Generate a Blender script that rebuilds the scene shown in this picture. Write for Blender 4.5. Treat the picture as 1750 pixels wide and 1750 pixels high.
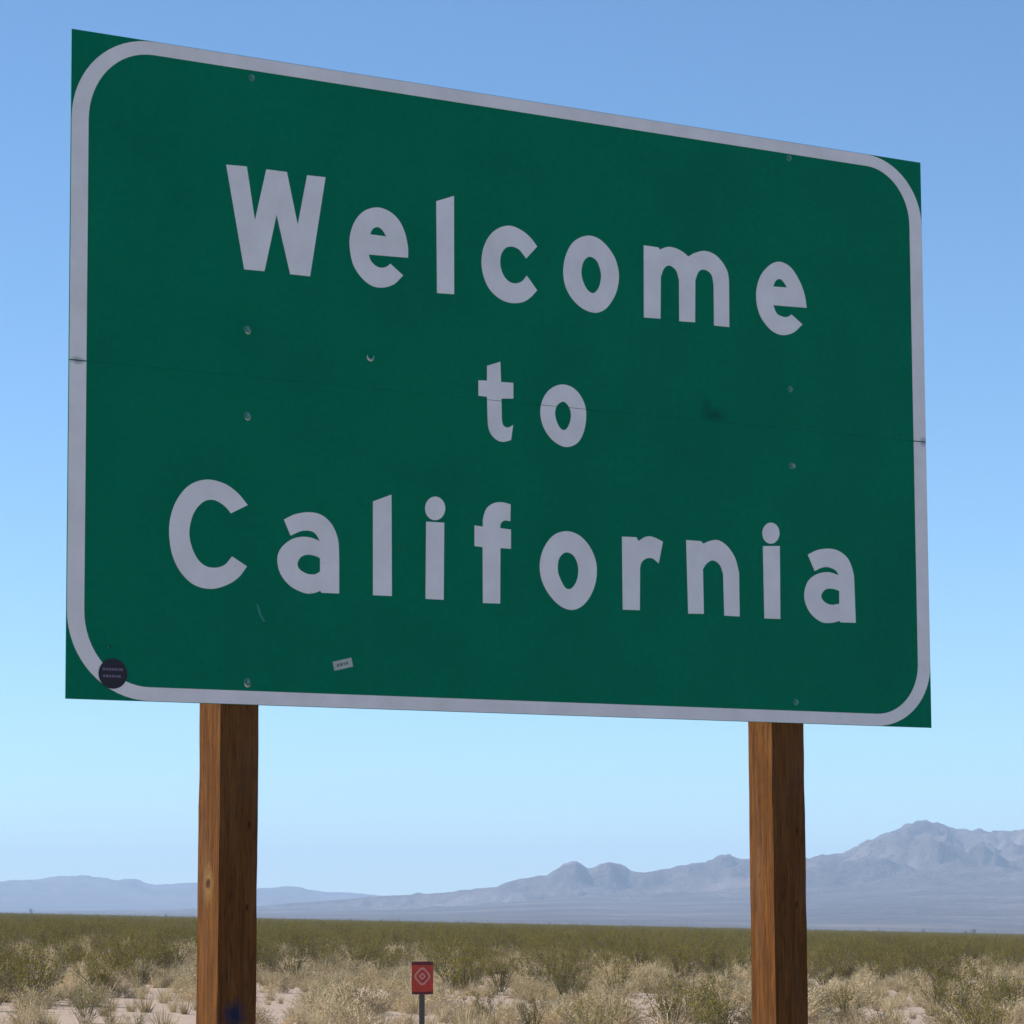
import bpy, bmesh, math, random
import numpy as np
from mathutils import Matrix, Vector, noise
from mathutils.geometry import tessellate_polygon

for o in list(bpy.data.objects):
    bpy.data.objects.remove(o)
scene = bpy.context.scene
C = scene.collection
R = math.radians
random.seed(11)
rng = np.random.default_rng(7)

# ------------------------------------------------------------------ camera
EYE = 1.6
LENS = 120.01
cam_data = bpy.data.cameras.new('camera')
cam = bpy.data.objects.new('camera', cam_data)
C.objects.link(cam)
scene.camera = cam
cam_data.sensor_width = 36
cam_data.lens = LENS
cam_data.clip_start = 0.3
cam_data.clip_end = 60000
cx = Vector((0.999984706, 0.000638403, -0.005493741))
cd = Vector((-0.00553071, 0.115427089, -0.993300558))
cf = Vector((0.0, 0.99331575, 0.115428854))
cam.matrix_world = Matrix(((cx.x, -cd.x, -cf.x, 0), (cx.y, -cd.y, -cf.y, 0), (cx.z, -cd.z, -cf.z, EYE), (0, 0, 0, 1)))

# ------------------------------------------------------------------ sky, sun, exposure
SUN_EL, SUN_AZ = R(40), R(-80)          # azimuth from +Y towards +X
world = bpy.data.worlds.new('World')
scene.world = world
world.use_nodes = True
wn = world.node_tree
wn.nodes.clear()
sky = wn.nodes.new('ShaderNodeTexSky')
sky.sky_type = 'NISHITA'
sky.sun_disc = False
sky.sun_elevation = SUN_EL
sky.sun_rotation = SUN_AZ
sky.altitude = 1400
sky.air_density = 0.8
sky.dust_density = 0.3
sky.ozone_density = 5.5
bg = wn.nodes.new('ShaderNodeBackground')
bg.inputs['Strength'].default_value = 0.11
wo = wn.nodes.new('ShaderNodeOutputWorld')
wb = wn.nodes.new('ShaderNodeMix')          # uniform white balance of the whole sky
wb.data_type = 'RGBA'; wb.blend_type = 'MULTIPLY'; wb.inputs[0].default_value = 1.0
wb.inputs[7].default_value = (0.86, 0.985, 0.965, 1)
wn.links.new(sky.outputs['Color'], wb.inputs[6])
wn.links.new(wb.outputs[2], bg.inputs['Color'])
wn.links.new(bg.outputs['Background'], wo.inputs['Surface'])

sun_data = bpy.data.lights.new('sun', 'SUN')
sun = bpy.data.objects.new('sun', sun_data)
C.objects.link(sun)
sun_data.energy = 4.6
sun_data.angle = R(0.53)
sun_data.color = (1.0, 0.95, 0.87)
sdir = Vector((math.sin(SUN_AZ) * math.cos(SUN_EL), math.cos(SUN_AZ) * math.cos(SUN_EL), math.sin(SUN_EL)))
sun.rotation_euler = sdir.to_track_quat('Z', 'Y').to_euler()

vs = scene.view_settings
vs.view_transform = 'Standard'
vs.look = 'None'
vs.gamma = 1
vs.exposure = 0.68
vs.use_curve_mapping = False
scene.render.engine = 'CYCLES'
scene.cycles.volume_bounces = 2
scene.cycles.transparent_max_bounces = 8

# ------------------------------------------------------------------ helpers
def tag(o, label=None, cat=None, group=None, kind=None):
    if label: o['label'] = label
    if cat: o['category'] = cat
    if group: o['group'] = group
    if kind: o['kind'] = kind
    return o

def empty(name, loc=(0, 0, 0), rz=0.0):
    o = bpy.data.objects.new(name, None)
    o.empty_display_size = 0.2
    C.objects.link(o)
    o.location = loc
    o.rotation_euler = (0, 0, rz)
    return o

def link_mesh(name, me, parent=None, mats=()):
    for m in mats:
        me.materials.append(m)
    o = bpy.data.objects.new(name, me)
    C.objects.link(o)
    if parent: o.parent = parent
    return o

def mesh_np(name, V, F, smooth=False):
    """V (n,3) array, F (m,k) array of equal polygons"""
    me = bpy.data.meshes.new(name)
    V = np.asarray(V, np.float32); F = np.asarray(F, np.int32)
    k = F.shape[1]
    me.vertices.add(len(V)); me.vertices.foreach_set('co', V.ravel())
    me.loops.add(F.size); me.loops.foreach_set('vertex_index', F.ravel())
    me.polygons.add(len(F))
    me.polygons.foreach_set('loop_start', np.arange(len(F), dtype=np.int32) * k)
    me.polygons.foreach_set('loop_total', np.full(len(F), k, np.int32))
    if smooth: me.polygons.foreach_set('use_smooth', np.ones(len(F), bool))
    me.update(calc_edges=True)
    return me

class Mat:
    def __init__(self, name, rough=0.7, spec=0.5):
        self.m = bpy.data.materials.new(name)
        self.m.use_nodes = True
        self.nt = self.m.node_tree
        self.b = self.nt.nodes['Principled BSDF']
        self.b.inputs['Roughness'].default_value = rough
        self.b.inputs['Specular IOR Level'].default_value = spec
        self.tc = None
    def n(self, t, **kw):
        x = self.nt.nodes.new(t)
        for k, v in kw.items(): setattr(x, k, v)
        return x
    def l(self, a, b): self.nt.links.new(a, b)
    def obj(self):
        if not self.tc: self.tc = self.n('ShaderNodeTexCoord')
        return self.tc.outputs['Object']
    def mapping(self, scale=(1, 1, 1), loc=(0, 0, 0), src=None):
        mp = self.n('ShaderNodeMapping')
        mp.inputs['Scale'].default_value = scale
        mp.inputs['Location'].default_value = loc
        self.l(src or self.obj(), mp.inputs['Vector'])
        return mp.outputs['Vector']
    def noise(self, scale, detail=4, rough=0.55, vec=None, dist=0.0):
        t = self.n('ShaderNodeTexNoise')
        t.inputs['Scale'].default_value = scale
        t.inputs['Detail'].default_value = detail
        t.inputs['Roughness'].default_value = rough
        t.inputs['Distortion'].default_value = dist
        self.l(vec or self.obj(), t.inputs['Vector'])
        return t.outputs['Fac']
    def ramp(self, fac, stops):
        r = self.n('ShaderNodeValToRGB')
        e = r.color_ramp.elements
        while len(e) < len(stops): e.new(0.5)
        for el, (p, c) in zip(e, stops):
            el.position = p
            el.color = (*c, 1) if len(c) == 3 else c
        self.l(fac, r.inputs['Fac'])
        return r.outputs['Color']
    def mix(self, fac, a, b, mode='MIX'):
        x = self.n('ShaderNodeMix', data_type='RGBA', blend_type=mode)
        if isinstance(fac, (int, float)): x.inputs[0].default_value = fac
        else: self.l(fac, x.inputs[0])
        for i, v in ((6, a), (7, b)):
            if isinstance(v, tuple): x.inputs[i].default_value = (*v, 1)
            else: self.l(v, x.inputs[i])
        return x.outputs[2]
    def math(self, op, a, b=None, c=None, clamp=False):
        x = self.n('ShaderNodeMath', operation=op, use_clamp=clamp)
        for i, v in enumerate((a, b, c)):
            if v is None: continue
            if isinstance(v, (int, float)): x.inputs[i].default_value = v
            else: self.l(v, x.inputs[i])
        return x.outputs[0]
    def spot(self, centre, radii, soft=0.5):
        """1 inside an ellipsoidal stain at a point of the object, 0 outside"""
        v = self.n('ShaderNodeVectorMath', operation='SUBTRACT')
        self.l(self.obj(), v.inputs[0]); v.inputs[1].default_value = centre
        w = self.n('ShaderNodeVectorMath', operation='DIVIDE')
        self.l(v.outputs[0], w.inputs[0]); w.inputs[1].default_value = radii
        ln = self.n('ShaderNodeVectorMath', operation='LENGTH')
        self.l(w.outputs[0], ln.inputs[0])
        d = self.math('ADD', ln.outputs['Value'], self.math('MULTIPLY_ADD', self.noise(45, 3), 0.9, -0.45))
        mr = self.n('ShaderNodeMapRange')
        self.l(d, mr.inputs['Value'])
        mr.inputs['From Min'].default_value = 1.0
        mr.inputs['From Max'].default_value = 1.0 - soft
        return mr.outputs['Result']
    def color(self, c):
        if isinstance(c, tuple): self.b.inputs['Base Color'].default_value = (*c, 1)
        else: self.l(c, self.b.inputs['Base Color'])
    def bump(self, h, strength=0.3, dist=0.01):
        b = self.n('ShaderNodeBump')
        b.inputs['Strength'].default_value = strength
        b.inputs['Distance'].default_value = dist
        self.l(h, b.inputs['Height'])
        self.l(b.outputs['Normal'], self.b.inputs['Normal'])

# ------------------------------------------------------------------ terrain shape
# the plain tilts gently down to the right and away
def ground_z(x, y):
    base = -0.02592 * x - 0.00409 * y
    und = 0.10 * np.sin(x / 23.0 + y / 41.0 + 1.3) * np.sin(y / 37.0 + 0.4) + 0.05 * np.sin(x / 7.3 + 2.0) * np.sin(y / 9.1)
    fade = np.clip((y - 25) / 40, 0, 1) * np.clip(1 - (y - 800) / 800, 0, 1)
    return base + und * fade

# materials of the land
def mat_ground():
    m = Mat('desert_soil', 0.95, 0.2)
    big = m.noise(0.12, 5)
    fine = m.noise(3.0, 6, 0.65)
    peb = m.noise(28.0, 3, 0.6)
    sand = m.ramp(fine, [(0.25, (0.24, 0.17, 0.125)), (0.5, (0.36, 0.265, 0.20)), (0.8, (0.46, 0.355, 0.28))])
    sand = m.mix(m.ramp(peb, [(0.55, (0, 0, 0)), (0.75, (1, 1, 1))]), sand, (0.42, 0.36, 0.30))
    # beyond the built shrubs the cover of small olive shrubs is only colour
    g = m.n('ShaderNodeNewGeometry')
    sx = m.n('ShaderNodeSeparateXYZ'); m.l(g.outputs['Position'], sx.inputs[0])
    far = m.n('ShaderNodeMapRange'); m.l(sx.outputs['Y'], far.inputs['Value'])
    far.inputs['From Min'].default_value = 900; far.inputs['From Max'].default_value = 1800
    cover = m.math('MULTIPLY', far.outputs['Result'], m.ramp(m.noise(0.05, 6, 0.7), [(0.2, (0.55, 0.55, 0.55)), (0.7, (1, 1, 1))]))
    shrub = m.ramp(big, [(0.3, (0.075, 0.078, 0.030)), (0.7, (0.12, 0.115, 0.05))])
    m.color(m.mix(cover, sand, shrub))
    m.bump(fine, 0.5, 0.03)
    return m.m

def mat_mountain():
    m = Mat('mountain_rock', 0.95, 0.15)
    a = m.noise(0.0032, 8, 0.62, vec=m.mapping((1, 1, 2.5)))
    b = m.noise(0.02, 6, 0.6)
    c = m.mix(0.5, m.ramp(a, [(0.34, (0.035, 0.032, 0.042)), (0.5, (0.085, 0.072, 0.082)), (0.64, (0.22, 0.18, 0.175))]),
              m.ramp(b, [(0.35, (0.07, 0.058, 0.055)), (0.7, (0.16, 0.13, 0.12))]))
    m.color(c)
    m.bump(m.mix(0.5, m.noise(0.009, 8, 0.7), m.noise(0.03, 6, 0.65)), 0.8, 35.0)
    return m.m

GROUND_M = mat_ground()
MOUNT_M = mat_mountain()

# ------------------------------------------------------------------ ground sheet
ys = np.concatenate([np.arange(-40, 40, 4.0), np.arange(40, 200, 1.5), np.geomspace(200, 13500, 150)])
tx = np.linspace(-1, 1, 181)
xs = np.sign(tx) * (60 * np.abs(tx) + 4740 * np.abs(tx) ** 5)
X, Y = np.meshgrid(xs, ys)
# near the camera the useful columns are close together, far away they spread
SP = np.clip(Y / 300.0, 0.7, 1.0)
Z = ground_z(X, Y)
Vg = np.stack([X, Y, Z], -1).reshape(-1, 3)
def grid_faces(nr, nc):
    i = np.arange(nr * nc).reshape(nr, nc)
    return np.stack([i[:-1, :-1], i[:-1, 1:], i[1:, 1:], i[1:, :-1]], -1).reshape(-1, 4)
gr = link_mesh('ground', mesh_np('ground', Vg, grid_faces(*X.shape), True), None, [GROUND_M])
tag(gr, kind='structure')

# ------------------------------------------------------------------ mountains
HALF = 0.15002                     # half the picture width as a slope
def fbm(x, y, sc, oct=6, ridged=True, gain=0.5, seed=0.0):
    out = np.zeros_like(x); amp = 1.0; tot = 0
    f = sc
    for k in range(oct):
        v = np.array([noise.noise((a * f + seed, b * f + seed * 0.7, seed + k * 3.1)) for a, b in zip(x.ravel(), y.ravel())]).reshape(x.shape)
        v = 1 - np.abs(v) * 2.2 if ridged else v
        out += amp * v; tot += amp
        amp *= gain; f *= 2.1
    return out / tot

def range_mesh(name, prof, D, d0, d1, dback, ncol, nrow, u0, u1, rough, seed, apron):
    """a mountain range whose crest, at distance D, has the given height profile.
    prof: list of (u, elev) with u = x/y slope and elev = crest elevation above eye level as a slope"""
    us = np.linspace(u0, u1, ncol)
    pe = np.interp(us, [p[0] for p in prof], [p[1] for p in prof])
    pe = pe + (2.6 / 5833.75) * np.array([noise.noise((u * 420, seed, 0.5)) + 0.6 * noise.noise((u * 1100, seed, 1.5)) for u in us]) * np.clip((pe - 0.006) / 0.008, 0.15, 1)
    dn = np.concatenate([np.linspace(d0, d1, nrow // 4, endpoint=False), np.linspace(d1, D, nrow // 2, endpoint=False), np.linspace(D, dback, nrow // 4)])
    U, DD = np.meshgrid(us, dn)
    XX = U * DD
    PZ = np.tile(pe * D + EYE, (len(dn), 1))
    G = ground_z(XX, DD)
    Hc = np.maximum(PZ - ground_z(U * D, np.full_like(DD, D)), 0.5)
    t1 = np.clip((DD - d0) / (d1 - d0), 0, 1)                 # apron
    t2 = np.clip((DD - d1) / (D - d1), 0, 1)                  # rocky front
    t3 = np.clip((DD - D) / (dback - D), 0, 1)
    wob = np.array([noise.noise((a / 420.0, b / 420.0, seed + 20)) + 0.5 * noise.noise((a / 170.0, b / 170.0, seed + 30)) for a, b in zip(XX.ravel(), DD.ravel())]).reshape(XX.shape)
    Uw = U + 0.014 * wob * np.clip((D - DD) / 1500.0, 0, 1)
    Hc = np.maximum(np.interp(Uw, us, pe) * D + EYE - ground_z(U * D, np.full_like(DD, D)), 0.5)
    n1 = fbm(XX, DD, 1 / 900.0, 6, True, 0.55, seed)
    n1 = (n1 - n1.mean()) / (n1.std() + 1e-6)
    front = t2 ** 1.15
    bulge = np.sin(np.pi * t2) ** 0.9
    h = apron * t1 ** 1.6 + (1 - apron) * front
    h = h * (1 - t3 ** 0.8)
    h = h + rough * n1 * bulge * 0.20
    small = fbm(XX, DD, 1 / 260.0, 4, True, 0.6, seed + 5) - 0.6
    h = h + rough * 0.16 * small * np.clip(t2 * 3, 0, 1) * (1 - t3)
    # keep spurs below the crest line as seen from the plain
    k = 41
    He = np.pad(Hc[0], k, mode='edge')
    Hs = np.convolve(np.convolve(He, np.ones(k) / k, 'same'), np.ones(k) / k, 'same')[k:-k]
    w = np.clip(t2 * 1.6, 0, 1) ** 0.8
    z = G + (Hs[None, :] * (1 - w) + Hc * w) * np.maximum(h, -0.02)
    lim = PZ * 0.985 * DD / D
    z = np.where((DD < D * 0.985) & (z > lim), lim, z)
    V = np.stack([XX, DD, z - 1.0 * (t1 <= 0)], -1).reshape(-1, 3)
    o = link_mesh(name, mesh_np(name, V, grid_faces(*XX.shape), True), None, [MOUNT_M])
    tag(o, kind='structure')
    return o

def pix(x, y):
    """crest points given as (picture column, picture row) of a 1750 wide survey photo -> view slopes"""
    u = (x - 875) / 5833.75
    horizon = 1552 - 0.0055 * (x - 875)
    return (u, (horizon - y) / 5833.75 * 1.006)
near_crest = [pix(*p) for p in [(-250, 1560), (300, 1553), (440, 1548), (520, 1541), (600, 1535), (650, 1531), (700, 1528), (712, 1524), (725, 1527), (760, 1524), (800, 1520), (815, 1516), (845, 1515), (862, 1507), (880, 1502), (905, 1499), (930, 1495),
    (945, 1487), (960, 1479), (980, 1475), (990, 1480), (1000, 1488), (1012, 1482), (1035, 1472), (1055, 1478), (1075, 1489), (1100, 1490), (1130, 1484), (1165, 1478), (1200, 1474), (1220, 1467), (1241, 1462),
    (1255, 1469), (1290, 1471), (1330, 1468), (1380, 1465), (1405, 1462), (1417, 1459), (1430, 1463), (1450, 1451), (1475, 1438), (1500, 1433), (1520, 1424), (1545, 1409), (1575, 1404), (1600, 1409), (1625, 1418), (1660, 1420),
    (1700, 1423), (1725, 1418), (1750, 1417), (1850, 1400), (2050, 1430), (2300, 1410)]]
far_crest = [pix(*p) for p in [(-450, 1480), (-200, 1500), (-60, 1498), (0, 1506), (40, 1503), (80, 1501), (110, 1496), (140, 1496), (165, 1500), (200, 1505), (225, 1502), (245, 1507), (260, 1510), (290, 1508), (320, 1506), (350, 1512),
    (400, 1521), (440, 1519), (470, 1517), (500, 1515), (530, 1520), (560, 1524), (590, 1525), (620, 1529), (680, 1531), (760, 1532), (900, 1536), (1100, 1540), (1300, 1545)]]
range_mesh('mountains', near_crest, 7500.0, 3000.0, 5600.0, 9000.0, 620, 150, -0.19, 0.24, 1.0, 3.3, 0.34)
range_mesh('far_mountains', far_crest, 12000.0, 8600.0, 10400.0, 13200.0, 300, 70, -0.22, 0.07, 0.8, 9.1, 0.30)
LETTERS = [
    ('W', [[(0.5784,0.3807,1),(0.6577,0.3773,1),(0.6898,0.558,1),(0.7334,0.3783,1),(0.814,0.3775,1),(0.857,0.5545,1),(0.8938,0.3793,1),(0.9669,0.3775,1),(0.906,0.726,1),(0.8279,0.7264,1),(0.7741,0.5285,1),(0.7274,0.7267,1),(0.6492,0.7285,1)]]),
    ('e', [[(1.3005,0.6208,1),(1.3006,0.5847,0),(1.2871,0.532,0),(1.2615,0.491,0),(1.2224,0.4658,0),(1.1745,0.4583,0),(1.1238,0.4756,0),(1.0866,0.5131,0),(1.0659,0.5639,0),(1.0644,0.615,0),(1.0792,0.6695,0),(1.1118,0.7095,0),(1.1533,0.7334,0),(1.1981,0.7353,0),(1.243,0.7192,0),(1.2807,0.6846,1),(1.2282,0.6489,1),(1.2131,0.6608,0),(1.1892,0.6671,0),(1.1653,0.6606,0),(1.1475,0.6445,0),(1.14,0.6262,1)],[(1.146,0.5551,1),(1.1565,0.5361,0),(1.1759,0.5267,0),(1.1953,0.5344,0),(1.2118,0.5557,1)]]),
    ('l', [[(1.4182,0.4085,1),(1.4921,0.3813,1),(1.4913,0.7294,1),(1.4202,0.7325,1)]]),
    ('c', [[(1.846,0.5228,1),(1.8143,0.4918,0),(1.7732,0.4697,0),(1.7248,0.461,0),(1.6763,0.4773,0),(1.6392,0.5093,0),(1.6149,0.5552,0),(1.6073,0.6055,0),(1.6162,0.654,0),(1.6418,0.6978,0),(1.6859,0.7274,0),(1.7341,0.7367,0),(1.7826,0.7289,0),(1.8164,0.7084,0),(1.8448,0.6807,1),(1.8002,0.6322,1),(1.7794,0.6545,0),(1.7495,0.6653,0),(1.7197,0.659,0),(1.6976,0.6364,0),(1.6867,0.6034,0),(1.6906,0.5689,0),(1.7093,0.5436,0),(1.7355,0.5346,0),(1.7653,0.5408,0),(1.7839,0.556,0),(1.798,0.5716,1)]]),
    ('o', [[(2.0654,0.4598,0),(2.1193,0.4666,0),(2.1654,0.4998,0),(2.1941,0.5412,0),(2.2052,0.5941,0),(2.1928,0.6525,0),(2.1632,0.6997,0),(2.132,0.7264,0),(2.0934,0.7371,0),(2.0436,0.727,0),(1.998,0.6969,0),(1.968,0.6528,0),(1.959,0.5972,0),(1.9728,0.536,0),(2.0076,0.4866,0)],[(2.082,0.5355,0),(2.1069,0.5472,0),(2.1209,0.5742,0),(2.1256,0.6022,0),(2.1175,0.6378,0),(2.1019,0.6599,0),(2.0845,0.6664,0),(2.0635,0.6558,0),(2.0446,0.6262,0),(2.0384,0.5953,0),(2.0452,0.5631,0),(2.0607,0.5425,0)]]),
    ('m', [[(2.3182,0.4679,1),(2.3847,0.4686,1),(2.391,0.4759,1),(2.4263,0.4622,0),(2.4606,0.4625,0),(2.4949,0.4728,0),(2.5218,0.4878,1),(2.5541,0.4704,0),(2.5989,0.4589,0),(2.6436,0.467,0),(2.6782,0.4913,0),(2.7027,0.5248,0),(2.7096,0.5601,1),(2.7083,0.732,1),(2.637,0.7326,1),(2.6378,0.5833,1),(2.6299,0.5482,0),(2.6102,0.5323,0),(2.5879,0.5298,0),(2.5679,0.5406,0),(2.5526,0.572,1),(2.5493,0.729,1),(2.4765,0.7318,1),(2.4776,0.5796,1),(2.4644,0.5453,0),(2.4352,0.5305,0),(2.4106,0.5429,0),(2.3945,0.5761,1),(2.391,0.7308,1),(2.3159,0.7332,1)]]),
    ('e', [[(3.079,0.6244,1),(3.0686,0.5726,0),(3.0438,0.5223,0),(3.0033,0.4777,0),(2.9497,0.4622,0),(2.9007,0.4823,0),(2.8592,0.5249,0),(2.8389,0.5792,0),(2.8395,0.6314,0),(2.8565,0.678,0),(2.8914,0.7149,0),(2.9267,0.7338,0),(2.9676,0.7381,0),(3.014,0.7237,0),(3.057,0.6894,1),(3.005,0.6566,1),(2.9843,0.6679,0),(2.9586,0.6683,0),(2.9332,0.6586,0),(2.9174,0.6299,1)],[(2.9187,0.5592,1),(2.9303,0.5378,0),(2.9484,0.5279,0),(2.9663,0.5342,0),(2.9849,0.5566,1)]]),
    ('t', [[(1.6286,0.9692,1),(1.6848,0.95,1),(1.6875,1.0214,1),(1.7398,1.0202,1),(1.7394,1.0763,1),(1.6887,1.0799,1),(1.6898,1.1538,1),(1.6959,1.1741,0),(1.7131,1.1806,0),(1.7272,1.1756,0),(1.7382,1.1691,1),(1.7284,1.2236,1),(1.6971,1.2324,0),(1.6691,1.228,0),(1.6443,1.2091,0),(1.6327,1.1841,0),(1.6298,1.1507,1),(1.628,1.0783,1),(1.5917,1.0779,1),(1.592,1.0237,1),(1.6283,1.0217,1)]]),
    ('o', [[(1.9421,1.0093,0),(1.987,1.0122,0),(2.0222,1.0331,0),(2.0477,1.0707,0),(2.0544,1.1124,0),(2.0451,1.166,0),(2.0238,1.2045,0),(1.9947,1.2245,0),(1.9594,1.2307,0),(1.918,1.2175,0),(1.8832,1.1886,0),(1.8613,1.151,0),(1.8553,1.107,0),(1.8683,1.064,0),(1.8972,1.0301,0)],[(1.9544,1.0697,0),(1.9735,1.0792,0),(1.9856,1.0993,0),(1.9876,1.1229,0),(1.9793,1.1499,0),(1.9663,1.1672,0),(1.9503,1.1705,0),(1.9344,1.1586,0),(1.9219,1.1333,0),(1.9189,1.1072,0),(1.9303,1.0827,0)]]),
    ('C', [[(0.666,1.5194,1),(0.6271,1.4814,0),(0.5766,1.4535,0),(0.5098,1.4444,0),(0.4477,1.4657,0),(0.4026,1.5123,0),(0.3764,1.572,0),(0.3707,1.6339,0),(0.3834,1.702,0),(0.4166,1.7581,0),(0.4662,1.7954,0),(0.5283,1.8051,0),(0.5866,1.7895,0),(0.6325,1.7616,0),(0.6639,1.7234,1),(0.607,1.6935,1),(0.5821,1.7204,0),(0.5529,1.7329,0),(0.5155,1.733,0),(0.4823,1.7148,0),(0.4572,1.6762,0),(0.4454,1.6296,0),(0.4525,1.5819,0),(0.4709,1.5444,0),(0.5019,1.5169,0),(0.5351,1.5104,0),(0.5644,1.5203,0),(0.5853,1.5336,0),(0.6022,1.5509,1)]]),
    ('a', [[(0.8055,1.5588,1),(0.8527,1.5374,0),(0.9087,1.5284,0),(0.9564,1.5366,0),(0.9956,1.5679,0),(1.0175,1.6152,0),(1.0219,1.671,1),(1.0219,1.7967,1),(0.9524,1.7974,1),(0.948,1.791,1),(0.9178,1.801,0),(0.8833,1.8008,0),(0.8318,1.7811,0),(0.7932,1.7424,0),(0.7803,1.6952,0),(0.793,1.6575,0),(0.8314,1.6258,0),(0.8744,1.613,0),(0.9132,1.6144,0),(0.9457,1.6238,1),(0.9305,1.6015,0),(0.9088,1.5916,0),(0.8743,1.5937,0),(0.8314,1.6117,1)],[(0.896,1.6723,0),(0.9262,1.6743,0),(0.9466,1.6807,1),(0.9467,1.726,1),(0.9263,1.7364,0),(0.8961,1.7361,0),(0.8681,1.7238,0),(0.8582,1.7058,0),(0.8702,1.6829,0)]]),
    ('l', [[(1.1569,1.4759,1),(1.2314,1.4478,1),(1.2324,1.7951,1),(1.1566,1.796,1)]]),
    ('i', [[(1.3726,1.5322,1),(1.4469,1.5312,1),(1.4434,1.7982,1),(1.3693,1.7983,1)],[(1.4512,1.4816,0),(1.4456,1.5025,0),(1.4304,1.5184,0),(1.4097,1.5251,0),(1.3891,1.5209,0),(1.374,1.5068,0),(1.3686,1.4867,0),(1.3742,1.4659,0),(1.3893,1.45,0),(1.41,1.4432,0),(1.4306,1.4473,0),(1.4457,1.4614,0)]]),
    ('f', [[(1.5727,1.5333,1),(1.608,1.5354,1),(1.6092,1.5059,0),(1.6235,1.4713,0),(1.6541,1.4505,0),(1.6897,1.4453,0),(1.7254,1.4502,1),(1.724,1.5095,1),(1.6995,1.5089,0),(1.6841,1.5191,0),(1.68,1.5362,1),(1.7263,1.5389,1),(1.7254,1.6066,1),(1.6811,1.6061,1),(1.6788,1.8003,1),(1.6066,1.8016,1),(1.6066,1.6068,1),(1.5724,1.6054,1)]]),
    ('o', [[(1.9676,1.5303,0),(2.0251,1.545,0),(2.0694,1.5853,0),(2.0937,1.6398,0),(2.0904,1.7043,0),(2.0624,1.7612,0),(2.0227,1.7972,0),(1.9781,1.8086,0),(1.9288,1.793,0),(1.8825,1.7528,0),(1.8545,1.7033,0),(1.8487,1.6485,0),(1.8683,1.5923,0),(1.9101,1.5473,0)],[(1.9695,1.6058,0),(1.9982,1.6192,0),(2.0146,1.6568,0),(2.0089,1.6998,0),(1.9867,1.7307,0),(1.9606,1.7329,0),(1.94,1.7075,0),(1.9262,1.6742,0),(1.9291,1.6357,0),(1.946,1.6135,0)]]),
    ('r', [[(2.208,1.5358,1),(2.2723,1.5342,1),(2.2813,1.5476,1),(2.3127,1.5306,0),(2.3452,1.5287,0),(2.3911,1.5435,1),(2.371,1.623,1),(2.3442,1.607,0),(2.3171,1.6085,0),(2.2954,1.6226,0),(2.2871,1.6426,1),(2.2841,1.7961,1),(2.2087,1.7974,1)]]),
    ('n', [[(2.4969,1.5315,1),(2.5645,1.5319,1),(2.5748,1.5408,1),(2.609,1.5277,0),(2.6458,1.5243,0),(2.6875,1.5449,0),(2.7212,1.5848,0),(2.7388,1.6381,1),(2.7388,1.7985,1),(2.6677,1.7983,1),(2.6649,1.646,1),(2.6496,1.6136,0),(2.6184,1.5994,0),(2.5894,1.6126,0),(2.5718,1.6342,1),(2.5736,1.7963,1),(2.5024,1.7986,1)]]),
    ('i', [[(2.8524,1.5336,1),(2.932,1.5291,1),(2.9297,1.7993,1),(2.8546,1.8005,1)],[(2.9313,1.4815,0),(2.9255,1.5015,0),(2.9105,1.5167,0),(2.8902,1.5231,0),(2.8701,1.519,0),(2.8557,1.5055,0),(2.8506,1.4862,0),(2.8564,1.4663,0),(2.8713,1.4511,0),(2.8916,1.4446,0),(2.9117,1.4487,0),(2.9263,1.4622,0)]]),
    ('a', [[(3.0655,1.5535,1),(3.1124,1.5339,0),(3.1675,1.5258,0),(3.217,1.5324,0),(3.2608,1.56,0),(3.2846,1.61,0),(3.2888,1.6483,1),(3.2921,1.7976,1),(3.2196,1.7994,1),(3.2125,1.7938,1),(3.1782,1.8025,0),(3.1288,1.8025,0),(3.0801,1.7771,0),(3.051,1.7362,0),(3.0464,1.6942,0),(3.0663,1.6509,0),(3.1106,1.6232,0),(3.1656,1.614,0),(3.2134,1.6231,1),(3.1989,1.6059,0),(3.166,1.5957,0),(3.133,1.5987,0),(3.0971,1.6133,1)],[(3.1643,1.6757,0),(3.1919,1.6765,0),(3.2149,1.6818,1),(3.2139,1.7295,1),(3.1741,1.7356,0),(3.1413,1.7257,0),(3.1264,1.7051,0),(3.1422,1.6832,0)]]),
]
# ------------------------------------------------------------------ the welcome sign
SIGN_ANG = math.atan2(0.56979764, 0.82178504)
SIGN_W, SIGN_H, TOP_Z = 3.66, 2.1812, 4.4525
SEAM = 1.0892
BASE = Vector((-1.42327575, 10.85220857, 0)) + Vector((0.82178504, 0.56979764, 0)) * (SIGN_W / 2)
bz = float(ground_z(np.array(BASE.x), np.array(BASE.y)))
sign = empty('road_sign', (BASE.x, BASE.y, bz), SIGN_ANG)
tag(sign, 'large green highway sign with white letters and border on two brown wooden posts', 'road sign')
def lx(u): return u - SIGN_W / 2
def lz(v): return TOP_Z - v - bz

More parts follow.
